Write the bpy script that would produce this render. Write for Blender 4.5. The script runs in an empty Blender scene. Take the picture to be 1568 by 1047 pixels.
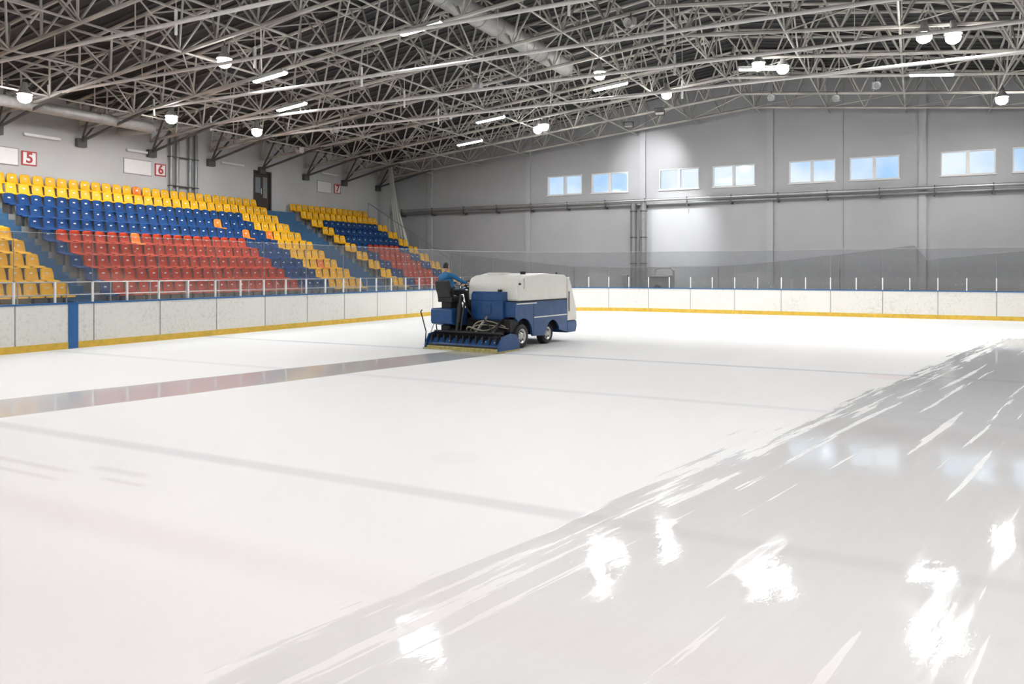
import bpy, bmesh, math, random
from mathutils import Vector, Matrix, noise
random.seed(7)
scene = bpy.context.scene
try:
    scene.view_settings.view_transform = 'Standard'
    scene.view_settings.look = 'None'
    scene.view_settings.exposure = 0.0
except Exception as e:
    print(e)

# ------------------------------------------------------------------ materials
def new_mat(name):
    m = bpy.data.materials.new(name); m.use_nodes = True
    nt = m.node_tree
    return m, nt, nt.nodes['Principled BSDF']

def mat(name, col, rough=0.5, metal=0.0, var=0.08, vscale=6.0, bump=0.0, bscale=30.0, spec=0.5):
    m, nt, b = new_mat(name)
    b.inputs['Roughness'].default_value = rough
    b.inputs['Metallic'].default_value = metal
    b.inputs['Specular IOR Level'].default_value = spec
    tc = nt.nodes.new('ShaderNodeTexCoord')
    n = nt.nodes.new('ShaderNodeTexNoise'); n.inputs['Scale'].default_value = vscale
    n.inputs['Detail'].default_value = 5
    nt.links.new(tc.outputs['Object'], n.inputs['Vector'])
    r = nt.nodes.new('ShaderNodeValToRGB')
    r.color_ramp.elements[0].position = 0.3
    r.color_ramp.elements[1].position = 0.7
    r.color_ramp.elements[0].color = [max(0, c*(1-var)) for c in col[:3]] + [1]
    r.color_ramp.elements[1].color = [min(1, c*(1+var)) for c in col[:3]] + [1]
    nt.links.new(n.outputs['Fac'], r.inputs['Fac'])
    nt.links.new(r.outputs['Color'], b.inputs['Base Color'])
    if bump > 0:
        n2 = nt.nodes.new('ShaderNodeTexNoise'); n2.inputs['Scale'].default_value = bscale
        nt.links.new(tc.outputs['Object'], n2.inputs['Vector'])
        bp = nt.nodes.new('ShaderNodeBump'); bp.inputs['Strength'].default_value = bump
        bp.inputs['Distance'].default_value = 0.02
        nt.links.new(n2.outputs['Fac'], bp.inputs['Height'])
        nt.links.new(bp.outputs['Normal'], b.inputs['Normal'])
    return m

def emit(name, col, s):
    m = bpy.data.materials.new(name); m.use_nodes = True
    nt = m.node_tree; nt.nodes.clear()
    e = nt.nodes.new('ShaderNodeEmission'); e.inputs[0].default_value = (*col, 1); e.inputs[1].default_value = s
    o = nt.nodes.new('ShaderNodeOutputMaterial'); nt.links.new(e.outputs[0], o.inputs[0])
    try: m.cycles.emission_sampling='NONE'
    except Exception: pass
    return m

def glassy(name, tint=(0.93, 0.95, 0.96), haze=0.05, refl=0.09, hazecol=(0.8, 0.8, 0.8)):
    m = bpy.data.materials.new(name); m.use_nodes = True
    nt = m.node_tree; nt.nodes.clear()
    t = nt.nodes.new('ShaderNodeBsdfTransparent'); t.inputs[0].default_value = (*tint, 1)
    g = nt.nodes.new('ShaderNodeBsdfGlossy'); g.inputs['Roughness'].default_value = 0.05
    d = nt.nodes.new('ShaderNodeBsdfDiffuse'); d.inputs[0].default_value = (*hazecol, 1)
    m1 = nt.nodes.new('ShaderNodeMixShader'); m1.inputs[0].default_value = refl
    m2 = nt.nodes.new('ShaderNodeMixShader'); m2.inputs[0].default_value = haze
    o = nt.nodes.new('ShaderNodeOutputMaterial')
    nt.links.new(t.outputs[0], m1.inputs[1]); nt.links.new(g.outputs[0], m1.inputs[2])
    nt.links.new(m1.outputs[0], m2.inputs[1]); nt.links.new(d.outputs[0], m2.inputs[2])
    nt.links.new(m2.outputs[0], o.inputs[0])
    return m

M_wallgrey = mat('wall_paint_grey', (0.425, 0.435, 0.45), 0.42, var=0.05, vscale=0.5)
M_wallleft = mat('wall_paint_light', (0.53, 0.535, 0.54), 0.7, var=0.05, vscale=0.5)
M_pilaster = mat('pilaster_paint', (0.47, 0.48, 0.495), 0.6, var=0.03)
M_seam = mat('panel_seam', (0.32, 0.32, 0.33), 0.7)
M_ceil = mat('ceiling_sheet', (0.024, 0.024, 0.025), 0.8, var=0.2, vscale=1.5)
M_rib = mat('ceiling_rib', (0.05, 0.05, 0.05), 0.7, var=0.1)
M_steel = mat('truss_steel', (0.46, 0.44, 0.405), 0.5, var=0.38, vscale=0.6)
M_steeldark = mat('steel_dark', (0.07, 0.07, 0.07), 0.5)
M_tie = mat('tie_paint', (0.70, 0.68, 0.66), 0.45, var=0.05)
M_duct = mat('duct_metal', (0.42, 0.415, 0.40), 0.45, 0.2, var=0.1)
M_pipe = mat('pipe_grey', (0.26, 0.265, 0.27), 0.35, 0.3)
M_pipes = mat('pipe_silver', (0.45, 0.45, 0.45), 0.3, 0.6)
M_white = mat('white_plastic', (0.80, 0.80, 0.79), 0.4, var=0.03)
M_red = mat('sign_red', (0.45, 0.03, 0.03), 0.5)
M_conc = mat('concrete', (0.28, 0.28, 0.27), 0.85, var=0.12, vscale=2)
M_stairblue = mat('stair_blue_paint', (0.035, 0.12, 0.24), 0.6, var=0.12)
M_yel = mat('seat_yellow', (0.84, 0.45, 0.015), 0.45, var=0.06, vscale=2, spec=.25)
M_blu = mat('seat_blue', (0.006, 0.045, 0.16), 0.6, var=0.12, vscale=2, spec=.18)
M_redseat = mat('seat_red', (0.45, 0.045, 0.014), 0.55, var=0.1, vscale=2, spec=.2)
M_orange = mat('seat_orange', (0.85, 0.20, 0.01), 0.38)
M_boardblue = mat('board_blue', (0.015, 0.11, 0.31), 0.4)
M_kick = mat('kick_yellow', (0.66, 0.43, 0.05), 0.4, var=0.14)
M_doorw = mat('door_brown', (0.035, 0.025, 0.02), 0.4)
M_glass = glassy('plexiglass', (0.88, 0.885, 0.89), 0.035, 0.06, (0.7, 0.7, 0.7))
M_doorglass = mat('door_glass', (0.22, 0.24, 0.25), 0.1)
M_winglass = glassy('window_glass', (0.97, 0.99, 1.0), 0.02, 0.04)
M_lamp = emit('lamp_glow', (1.0, 0.98, 0.96), 80)
M_tube = emit('tube_glow', (0.88, 0.95, 1.0), 10)
M_housing = mat('lamp_housing', (0.5, 0.5, 0.5), 0.4, 0.3)
M_zblue = mat('machine_blue', (0.013, 0.065, 0.20), 0.32, var=0.15, vscale=5)
M_zwhite = mat('machine_white', (0.82, 0.81, 0.75), 0.35, var=0.03)
M_black = mat('black_rubber', (0.012, 0.012, 0.013), 0.55)
M_zyel = mat('machine_yellow', (0.42, 0.37, 0.14), 0.5, var=0.35, vscale=12)
M_chrome = mat('hub_metal', (0.62, 0.62, 0.6), 0.3, 0.7)
M_hose = mat('hose_tan', (0.36, 0.33, 0.24), 0.5)
M_shirt = mat('shirt_blue', (0.016, 0.15, 0.34), 0.8)
M_pants = mat('pants_dark', (0.02, 0.022, 0.03), 0.8)
M_skin = mat('skin', (0.55, 0.33, 0.24), 0.5)
M_hair = mat('hair_dark', (0.012, 0.01, 0.009), 0.6)
M_snow = mat('snow', (0.6, 0.65, 0.7), 0.9, bump=0.5)
M_net = glassy('shade_netting', (0.78, 0.78, 0.78), 0.13, 0.0, (0.22, 0.22, 0.22))
M_netbunch = glassy('netting_gathered', (0.5, 0.5, 0.5), 0.75, 0.0, (0.85, 0.85, 0.82))

def board_material():
    m, nt, b = new_mat('board_white')
    tc = nt.nodes.new('ShaderNodeTexCoord')
    n = nt.nodes.new('ShaderNodeTexNoise'); n.inputs['Scale'].default_value = 11; n.inputs['Detail'].default_value = 9
    n.inputs['Roughness'].default_value = 0.75
    n1 = nt.nodes.new('ShaderNodeTexNoise'); n1.inputs['Scale'].default_value = 0.5
    nt.links.new(tc.outputs['Object'], n.inputs['Vector']); nt.links.new(tc.outputs['Object'], n1.inputs['Vector'])
    r = nt.nodes.new('ShaderNodeValToRGB')
    r.color_ramp.elements[0].position = 0.32; r.color_ramp.elements[0].color = (0.50, 0.50, 0.47, 1)
    r.color_ramp.elements[1].position = 0.50; r.color_ramp.elements[1].color = (0.76, 0.75, 0.70, 1)
    nt.links.new(n.outputs['Fac'], r.inputs['Fac'])
    mr = nt.nodes.new('ShaderNodeMapRange'); mr.inputs[1].default_value=.35; mr.inputs[2].default_value=.65
    nt.links.new(n1.outputs['Fac'], mr.inputs[0])
    mx = nt.nodes.new('ShaderNodeMix'); mx.data_type = 'RGBA'
    mx.inputs[7].default_value = (0.78, 0.77, 0.72, 1)
    nt.links.new(mr.outputs[0], mx.inputs[0]); nt.links.new(r.outputs['Color'], mx.inputs[6])
    nt.links.new(mx.outputs[2], b.inputs['Base Color'])
    b.inputs['Roughness'].default_value = 0.45
    return m
M_board = board_material()

# ------------------------------------------------------------------ mesh builder
class MB:
    def __init__(s): s.v=[]; s.f=[]; s.m=[]; s.mats=[]; s.sm=[]
    def mi(s, m):
        if m not in s.mats: s.mats.append(m)
        return s.mats.index(m)
    def add(s, vs, fs, m, smooth=False, M=None):
        o=len(s.v); k=s.mi(m)
        for p in vs:
            p=Vector(p)
            s.v.append(M@p if M is not None else p)
        for f in fs:
            s.f.append([o+i for i in f]); s.m.append(k); s.sm.append(smooth)
    def box(s, a, b, m, M=None):
        x0,y0,z0=a; x1,y1,z1=b
        vs=[(x0,y0,z0),(x1,y0,z0),(x1,y1,z0),(x0,y1,z0),(x0,y0,z1),(x1,y0,z1),(x1,y1,z1),(x0,y1,z1)]
        s.add(vs,[(0,3,2,1),(4,5,6,7),(0,1,5,4),(1,2,6,5),(2,3,7,6),(3,0,4,7)],m,False,M)
    def tube(s, p, q, r, m, n=6, r2=None, caps=True, M=None):
        p=Vector(p); q=Vector(q); d=q-p
        if d.length<1e-6: return
        r2=r if r2 is None else r2
        z=d.normalized(); x=z.orthogonal().normalized(); y=z.cross(x)
        vs=[]
        for c,rr in ((p,r),(q,r2)):
            for i in range(n):
                a=2*math.pi*i/n
                vs.append(c+x*math.cos(a)*rr+y*math.sin(a)*rr)
        fs=[(i,(i+1)%n,n+(i+1)%n,n+i) for i in range(n)]
        s.add(vs,fs,m,n>6,M)
        if caps: s.add(vs,[tuple(range(n-1,-1,-1)),tuple(range(n,2*n))],m,False,M)
    def path(s, pts, r, m, n=6, M=None):
        for a,b in zip(pts[:-1],pts[1:]): s.tube(a,b,r,m,n,None,True,M)
    def prism(s, prof, x0, x1, m, axis='X', M=None):
        n=len(prof)
        if axis=='X': vs=[(x0,a,b) for a,b in prof]+[(x1,a,b) for a,b in prof]
        else: vs=[(a,x0,b) for a,b in prof]+[(a,x1,b) for a,b in prof]
        fs=[tuple(range(n)),tuple(range(2*n-1,n-1,-1))]+[(i,n+i,n+(i+1)%n,(i+1)%n) for i in range(n)]
        s.add(vs,fs,m,False,M)
    def lathe(s, prof, c, ax, m, n=16):
        z=Vector(ax).normalized(); x=z.orthogonal().normalized(); y=z.cross(x); c=Vector(c)
        vs=[]
        for r,h in prof:
            for i in range(n):
                a=2*math.pi*i/n; vs.append(c+z*h+(x*math.cos(a)+y*math.sin(a))*r)
        fs=[]
        for j in range(len(prof)-1):
            for i in range(n): fs.append((j*n+i,j*n+(i+1)%n,(j+1)*n+(i+1)%n,(j+1)*n+i))
        s.add(vs,fs,m,True)
    def obj(s, name, parent=None, loc=None, rotz=0, bevel=0, fixn=True):
        me=bpy.data.meshes.new(name)
        me.from_pydata([tuple(p) for p in s.v],[],s.f)
        for mm in s.mats: me.materials.append(mm)
        for i,p in enumerate(me.polygons):
            p.material_index=s.m[i]; p.use_smooth=s.sm[i]
        me.update()
        if fixn:
            bm=bmesh.new(); bm.from_mesh(me)
            bmesh.ops.recalc_face_normals(bm,faces=bm.faces); bm.to_mesh(me); bm.free()
        o=bpy.data.objects.new(name,me); scene.collection.objects.link(o)
        if parent: o.parent=parent
        if loc: o.location=loc
        o.rotation_euler[2]=rotz
        if bevel>0:
            bv=o.modifiers.new('b','BEVEL'); bv.width=bevel; bv.segments=2; bv.limit_method='ANGLE'
        return o

def empty(name, loc=(0,0,0), rotz=0):
    e=bpy.data.objects.new(name,None); scene.collection.objects.link(e)
    e.location=loc; e.rotation_euler[2]=rotz; e.empty_display_size=0.2
    return e

# ------------------------------------------------------------------ dimensions
XL, XR, YF, YB = -32.0, 17.0, 43.0, -35.0
RIDGE = -7.5
def roofz(x): return 12.75-0.14*abs(x-RIDGE)
def chordz(x): return 10.65-0.1*abs(x-RIDGE)
BL, BR, BF, BB, RAD = -20.3, 11.0, 38.6, -30.5, 8.0

# ------------------------------------------------------------------ floor + ice
b=MB(); b.box((XL-.3,YB-.3,-.3),(XR+.3,YF+.3,-.045),M_conc); b.obj('floor')

def rink_path(off=0.0, step=9):
    pts=[]; r=RAD+off
    cs=[(BL+RAD,BB+RAD,180),(BR-RAD,BB+RAD,270),(BR-RAD,BF-RAD,0),(BL+RAD,BF-RAD,90)]
    for cx,cy,a0 in cs:
        for i in range(step+1):
            a=math.radians(a0+90*i/step)
            pts.append((cx+r*math.cos(a),cy+r*math.sin(a)))
    return pts

def ice_material():
    m, nt, b = new_mat('ice')
    N=nt.nodes.new; L=nt.links.new
    tc=N('ShaderNodeTexCoord')
    sep=N('ShaderNodeSeparateXYZ'); L(tc.outputs['Object'],sep.inputs[0])
    X,Y=sep.outputs[0],sep.outputs[1]
    def mth(op,a,bv=None,c=None,clamp=False):
        n=N('ShaderNodeMath'); n.operation=op; n.use_clamp=clamp
        for i,v in enumerate((a,bv,c)):
            if v is None: continue
            if isinstance(v,(int,float)): n.inputs[i].default_value=v
            else: L(v,n.inputs[i])
        return n.outputs[0]
    def sstep(v,lo,hi):
        n=N('ShaderNodeMapRange'); n.interpolation_type='SMOOTHSTEP'
        L(v,n.inputs[0]); n.inputs[1].default_value=lo; n.inputs[2].default_value=hi
        return n.outputs[0]
    across=mth('SUBTRACT',X,mth('MULTIPLY',Y,0.22))
    comb=N('ShaderNodeCombineXYZ'); L(across,comb.inputs[0]); L(Y,comb.inputs[1])
    def nz(sx,sy,det=4,rough=0.6,off=0):
        mp=N('ShaderNodeMapping'); mp.inputs['Scale'].default_value=(sx,sy,1); mp.inputs['Location'].default_value=(off,off,0)
        L(comb.outputs[0],mp.inputs[0])
        n=N('ShaderNodeTexNoise'); n.inputs['Scale'].default_value=1; n.inputs['Detail'].default_value=det
        n.inputs['Roughness'].default_value=rough
        L(mp.outputs[0],n.inputs['Vector']); return n.outputs['Fac']
    n_edge=nz(2.2,0.28,5); n_str=nz(4.5,0.14,5); n_fine=nz(14,1.0,3)
    e1=mth('MULTIPLY',mth('SUBTRACT',n_edge,0.5),2.2)
    e2=mth('MULTIPLY',mth('SUBTRACT',nz(8.0,0.35,6,.65,3.1),0.5),2.4)
    d=mth('ADD',mth('ADD',across,3.9),mth('ADD',e1,e2))
    wet1=mth('MULTIPLY',sstep(d,-0.35,0.75),mth('SUBTRACT',1.0,sstep(mth('ADD',Y,mth('MULTIPLY',e1,1.2)),27.5,30.0)))
    dry=sstep(n_str,0.575,0.65)
    wet1=mth('MULTIPLY',wet1,mth('SUBTRACT',1.0,mth('MULTIPLY',dry,0.8)))
    lft=mth('ADD',mth('SUBTRACT',X,mth('MULTIPLY',Y,0.249)),mth('ADD',15.1,mth('MULTIPLY',e1,0.12)))
    rgt=mth('ADD',mth('SUBTRACT',X,mth('MULTIPLY',Y,0.21)),mth('ADD',12.93,mth('MULTIPLY',e1,0.12)))
    wet2=mth('MULTIPLY',sstep(lft,-0.05,0.1),mth('SUBTRACT',1.0,sstep(rgt,-0.1,0.05)))
    wet2=mth('MULTIPLY',wet2,mth('SUBTRACT',1.0,sstep(Y,17.3,17.6)))
    wet=mth('MAXIMUM',wet1,wet2,clamp=True)
    big=N('ShaderNodeTexNoise'); big.inputs['Scale'].default_value=0.35; big.inputs['Detail'].default_value=4
    L(tc.outputs['Object'],big.inputs['Vector'])
    def mix(f,a,bc):
        n=N('ShaderNodeMix'); n.data_type='RGBA'
        if isinstance(f,(int,float)): n.inputs[0].default_value=f
        else: L(f,n.inputs[0])
        for i,v in ((6,a),(7,bc)):
            if isinstance(v,tuple): n.inputs[i].default_value=(*v,1)
            else: L(v,n.inputs[i])
        return n.outputs[2]
    col=mix(big.outputs['Fac'],(0.835,0.85,0.845),(0.895,0.90,0.895))
    pink=mth('SUBTRACT',1.0,sstep(Y,2.0,8.0))
    col=mix(mth('MULTIPLY',pink,0.6),col,(0.86,0.81,0.82))
    def line(y0,w,soft,colr,amt):
        nonlocal col
        dd=mth('ABSOLUTE',mth('SUBTRACT',Y,y0))
        k=mth('MULTIPLY',mth('SUBTRACT',1.0,sstep(dd,w-soft,w+soft)),mth('MULTIPLY',amt,mth('ADD',0.3,mth('MULTIPLY',big.outputs['Fac'],1.3))))
        col=mix(k,col,colr)
    line(4.1,0.22,0.2,(0.72,0.60,0.62),0.26)
    line(6.1,0.12,0.07,(0.38,0.39,0.43),0.26)
    line(12.4,0.12,0.05,(0.40,0.42,0.48),0.20)
    line(17.4,0.12,0.04,(0.38,0.41,0.48),0.45)
    line(33.5,0.05,0.03,(0.7,0.5,0.5),0.3)
    def ring(cx,cy,r,w,colr,amt):
        nonlocal col
        dx=mth('SUBTRACT',X,cx); dy=mth('SUBTRACT',Y,cy)
        rr=mth('SQRT',mth('ADD',mth('MULTIPLY',dx,dx),mth('MULTIPLY',dy,dy)))
        k=mth('MULTIPLY',mth('SUBTRACT',1.0,sstep(mth('ABSOLUTE',mth('SUBTRACT',rr,r)),w*.6,w)),amt)
        col=mix(k,col,colr)
    ring(-12.5,29.0,4.5,0.06,(0.6,0.45,0.45),0.35)
    ring(-4.6,7.4,0.0,0.35,(0.65,0.6,0.6),0.12)
    ring(-0.5,17.0,0.0,0.5,(0.75,0.6,0.6),0.3)
    for (lx,ly,wx,wy) in ((-8.6,5.0,.75,.05),(-8.3,4.75,.6,.04),(-7.4,5.25,.4,.06),(-7.0,5.0,.3,.04),(-9.4,4.9,.3,.12)):
        kx=mth('SUBTRACT',1.0,sstep(mth('ABSOLUTE',mth('SUBTRACT',X,lx)),wx*.7,wx*1.3))
        ky=mth('SUBTRACT',1.0,sstep(mth('ABSOLUTE',mth('SUBTRACT',Y,ly)),wy*.3,wy*1.8))
        col=mix(mth('MULTIPLY',mth('MULTIPLY',kx,ky),.22),col,(.5,.48,.5))
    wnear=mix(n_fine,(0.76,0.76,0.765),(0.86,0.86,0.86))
    wfar_refl=mix(n_fine,(0.46,0.465,0.47),(0.60,0.60,0.60))  # grey of the far reflection painted into the wet ice's base colour
    wc=mix(sstep(Y,5.0,15.0),wnear,wfar_refl)
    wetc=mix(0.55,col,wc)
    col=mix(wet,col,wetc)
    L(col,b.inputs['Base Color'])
    rdry=mth('ADD',0.48,mth('MULTIPLY',n_fine,0.2))
    rwet=mth('ADD',0.015,mth('MULTIPLY',sstep(n_str,0.46,0.60),0.06))
    rm=N('ShaderNodeMix'); rm.data_type='FLOAT'
    wsharp=sstep(wet,0.2,0.6)
    L(wsharp,rm.inputs[0]); L(rdry,rm.inputs[2]); L(rwet,rm.inputs[3])
    L(rm.outputs[0],b.inputs['Roughness'])
    b.inputs['IOR'].default_value=1.4
    sp=N('ShaderNodeMix'); sp.data_type='FLOAT'; L(wsharp,sp.inputs[0]); sp.inputs[2].default_value=0.10; sp.inputs[3].default_value=1.0
    L(sp.outputs[0],b.inputs['Specular IOR Level'])
    h=mth('ADD',mth('MULTIPLY',n_fine,0.30),mth('MULTIPLY',nz(2.4,0.9,3),1.0))
    h=mth('ADD',h,mth('MULTIPLY',nz(9.0,3.2,5,.7,5.5),0.34))
    bp=N('ShaderNodeBump'); bp.inputs['Strength'].default_value=0.3; bp.inputs['Distance'].default_value=0.007
    L(h,bp.inputs['Height']); L(bp.outputs['Normal'],b.inputs['Normal'])
    return m
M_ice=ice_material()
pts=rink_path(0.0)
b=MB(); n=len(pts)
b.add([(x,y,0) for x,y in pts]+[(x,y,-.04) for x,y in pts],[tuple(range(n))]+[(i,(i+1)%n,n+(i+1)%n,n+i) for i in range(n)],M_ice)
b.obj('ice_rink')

# ------------------------------------------------------------------ rink boards
def dense_path(off, seg):
    out=[]; r=RAD
    corners=[(BL+r,BB+r,180),(BR-r,BB+r,270),(BR-r,BF-r,0),(BL+r,BF-r,90)]
    for k in range(4):
        cx,cy,a0=corners[k]
        na=max(2,int(round(r*math.pi/2/seg)))
        for i in range(na):
            a=math.radians(a0+90*i/na)
            out.append((Vector((cx+r*math.cos(a),cy+r*math.sin(a),0)),Vector((math.cos(a),math.sin(a),0))))
        a=math.radians(a0+90); p=Vector((cx+r*math.cos(a),cy+r*math.sin(a),0)); nrm=Vector((math.cos(a),math.sin(a),0))
        c2=corners[(k+1)%4]; a2=math.radians(c2[2]); q=Vector((c2[0]+r*math.cos(a2),c2[1]+r*math.sin(a2),0))
        ns=max(1,int(round((q-p).length/seg)))
        for i in range(ns): out.append((p.lerp(q,i/ns),nrm))
    return out
def ribbon(mb, P, o0, o1, z0, z1, m, closed=True):
    n=len(P); vs=[]
    for p,nr in P:
        for o,z in ((o0,z0),(o1,z0),(o1,z1),(o0,z1)): vs.append(p+nr*o+Vector((0,0,z)))
    fs=[]
    for i in range(n if closed else n-1):
        j=(i+1)%n
        for k in range(4):
            l=(k+1)%4; fs.append((4*i+k,4*j+k,4*j+l,4*i+l))
    mb.add(vs,fs,m)
P=dense_path(0,1.06)
boards=empty('rink_boards')
b=MB()
ribbon(b,P,0.0,0.10,0.18,1.21,M_board)
ribbon(b,P,-0.015,0.11,0.0,0.18,M_kick)
ribbon(b,P,-0.03,0.14,1.205,1.25,M_boardblue)
for i,(p,nr) in enumerate(P):
    t=Vector((-nr.y,nr.x,0))
    Mx=Matrix(((t.x,nr.x,0,p.x),(t.y,nr.y,0,p.y),(0,0,1,0),(0,0,0,1)))
    if i%2==0:
        b.box((-.014,-.006,.18),(.014,.0,1.205),M_pipe,Mx)
b.box((BL-.0,12.87,0.0),(BL+.02,13.15,1.255),M_boardblue)
b.obj('boards',boards)
b=MB()
for i,(p,nr) in enumerate(P):
    t=Vector((-nr.y,nr.x,0))
    Mx=Matrix(((t.x,nr.x,0,p.x),(t.y,nr.y,0,p.y),(0,0,1,0),(0,0,0,1)))
    b.box((-.022,.03,1.25),(.022,.09,1.80),M_white,Mx)
    b.box((-.05,.10,0.0),(.05,.2,1.2),M_steeldark,Mx)
b.obj('glass_posts',boards)
b=MB(); ribbon(b,P,0.05,0.062,1.25,3.1,M_glass); b.obj('plexiglass_panels',boards,fixn=False)
b=MB()
for i,(p,nr) in enumerate(P):
    t=Vector((-nr.y,nr.x,0))
    Mx=Matrix(((t.x,nr.x,0,p.x),(t.y,nr.y,0,p.y),(0,0,1,0),(0,0,0,1)))
    if i%2==0: b.box((-.005,.045,1.80),(.005,.068,3.1),M_pipe,Mx)
ribbon(b,P,0.05,0.062,3.1,3.112,M_housing)
b.obj('panel_joints',boards)

# ------------------------------------------------------------------ walls
WIN=[-20.1,-17.2,-13.05,-10.02,-6.0,-3.05,1.03,3.98,8.3,11.3]; WW=2.28; WZ0,WZ1=6.73,7.90
b=MB()
b.box((XL-.3,YF,-.3),(XR+.3,YF+.3,WZ0),M_wallgrey)
xs=[XL-.3]
for x in WIN: xs+= [x,x+WW]
xs.append(XR+.3)
for i in range(0,len(xs),2): b.box((xs[i],YF,WZ0),(xs[i+1],YF+.3,WZ1),M_wallgrey)
b.prism([(XL-.3,WZ1),(XR+.3,WZ1),(XR+.3,roofz(XR)),(RIDGE,roofz(RIDGE)),(XL-.3,roofz(XL))],YF,YF+.3,M_wallgrey,'Y')
b.obj('wall_far')
b=MB()
for x in (-28.7,-21.4,-14.0,-6.95,.24,7.5,14.5): b.box((x-.16,YF-.14,0),(x+.16,YF-.002,roofz(x)-.1),M_pilaster)
b.box((-3.36,YF-.03,0),(-3.34,YF-.002,roofz(-3.35)-.1),M_seam)
b.obj('trim_1')
for k,x in enumerate(WIN):
    w=empty('window_%d'%(k+1),(x,YF,WZ0))
    b=MB(); H=WZ1-WZ0; y0,y1=-.03,.22; t=.05
    b.box((0,y0,0),(WW,y1,t),M_white); b.box((0,y0,H-t),(WW,y1,H),M_white)
    b.box((0,y0,t),(t,y1,H-t),M_white); b.box((WW-t,y0,t),(WW,y1,H-t),M_white)
    b.box((WW/2-.07,y0,t),(WW/2+.07,y1,H-t),M_white)
    b.box((-.05,-.1,-.05),(WW+.05,.0,0),M_white)
    b.obj('frame',w)
    b=MB(); b.box((t,.08,t),(WW/2-.07,.09,H-t),M_winglass); b.box((WW/2+.07,.08,t),(WW-t,.09,H-t),M_winglass); b.obj('glass_panes',w)
DY0,DY1,DZ0,DZ1=30.65,31.95,5.40,7.62
b=MB()
b.box((XL-.3,YB-.3,-.3),(XL,DY0,roofz(XL)),M_wallleft)
b.box((XL-.3,DY1,-.3),(XL,YF+.3,roofz(XL)),M_wallleft)
b.box((XL-.3,DY0,-.3),(XL,DY1,DZ0),M_wallleft)
b.box((XL-.3,DY0,DZ1),(XL,DY1,roofz(XL)),M_wallleft)
b.obj('wall_left')
b=MB(); b.box((XR,YB-.3,-.3),(XR+.3,YF+.3,roofz(XR)),M_wallgrey); b.obj('wall_right')
b=MB(); b.prism([(XL-.3,-.3),(XR+.3,-.3),(XR+.3,roofz(XR)),(RIDGE,roofz(RIDGE)),(XL-.3,roofz(XL))],YB-.3,YB,M_wallgrey,'Y'); b.obj('wall_back')
b=MB()
for xa,xb in ((XL-.3,RIDGE),(RIDGE,XR+.3)):
    za,zb=roofz(xa),roofz(xb)
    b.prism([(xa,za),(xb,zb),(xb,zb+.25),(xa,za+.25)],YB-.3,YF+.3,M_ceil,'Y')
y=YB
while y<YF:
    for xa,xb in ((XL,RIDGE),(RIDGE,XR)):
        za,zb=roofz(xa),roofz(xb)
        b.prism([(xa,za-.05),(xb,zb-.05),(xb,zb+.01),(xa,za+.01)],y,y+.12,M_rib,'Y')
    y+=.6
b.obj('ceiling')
# left wall door
d=empty('door_1',(XL,DY0,DZ0)); b=MB(); W=DY1-DY0; H=DZ1-DZ0
b.box((-.2,0,0),(.03,.09,H),M_doorw); b.box((-.2,W-.09,0),(.03,W,H),M_doorw); b.box((-.2,.09,H-.09),(.03,W-.09,H),M_doorw)
b.box((-.12,.09,0),(-.06,W*.5,H-.09),M_doorw); b.box((-.12,W*.5+.02,0),(-.06,W-.09,.75),M_doorw)
b.box((-.12,W*.5+.02,.75),(-.06,W*.5+.1,H-.09),M_doorw); b.box((-.12,W-.2,.75),(-.06,W-.09,H-.09),M_doorw); b.box((-.12,W*.5+.1,1.9),(-.06,W-.2,H-.09),M_doorw)
b.box((-.1,W*.5+.1,.75),(-.09,W-.2,1.9),M_doorglass); b.box((-.055,.18,1.0),(-.04,W*.42,1.85),M_doorglass)
b.tube((-.03,W*.47,.95),(-.03,W*.47,1.25),.015,M_chrome,8)
b.obj('leaf_and_frame',d)
def sign(txt,y,z,plate_y0,plate_y1):
    e=empty('section_sign',(XL+.005,y,z)); b=MB()
    b.box((0,-.30,-.29),(.03,.30,.29),M_red); b.box((.03,-.25,-.24),(.04,.25,.24),M_white)
    b.box((0,plate_y0-y,-.32),(.03,plate_y1-y,.32),M_white)
    b.box((.0,plate_y0-y-.04,-.36),(.02,plate_y1-y+.04,.36),M_seam)
    b.obj('plates',e)
    cu=bpy.data.curves.new('numeral','FONT'); cu.body=txt; cu.size=.58; cu.extrude=.005; cu.offset=.015; cu.align_x='CENTER'; cu.align_y='CENTER'
    cu.materials.append(M_red)
    o=bpy.data.objects.new('numeral',cu); scene.collection.objects.link(o); o.parent=e
    o.location=(.046,0,0); o.rotation_euler=(math.pi/2,0,math.pi/2)
sign('5',18.65,6.68,16.2,18.2); sign('6',24.8,6.92,22.9,24.3); sign('7',37.5,7.22,35.7,36.9)
b=MB()
for y in (25.3,25.65,26.4,26.75): b.tube((XL+.14,y,5.3),(XL+.14,y,8.9),.085,M_pipe,10)
for z in (6.2,7.6): b.box((XL+.005,25.2,z),(XL+.24,26.85,z+.05),M_steeldark)
b.obj('wall_riser_pipes')
for y0,z in ((18.4,7.6),(23.0,7.6),(28.4,7.7),(36.0,8.0)):
    b=MB(); b.box((XL+.01,0+y0,z),(XL+.12,y0+1.5,z+.09),M_white); b.box((XL+.02,y0+.03,z-.03),(XL+.1,y0+1.47,z),M_housing); b.obj('batten_light')
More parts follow.
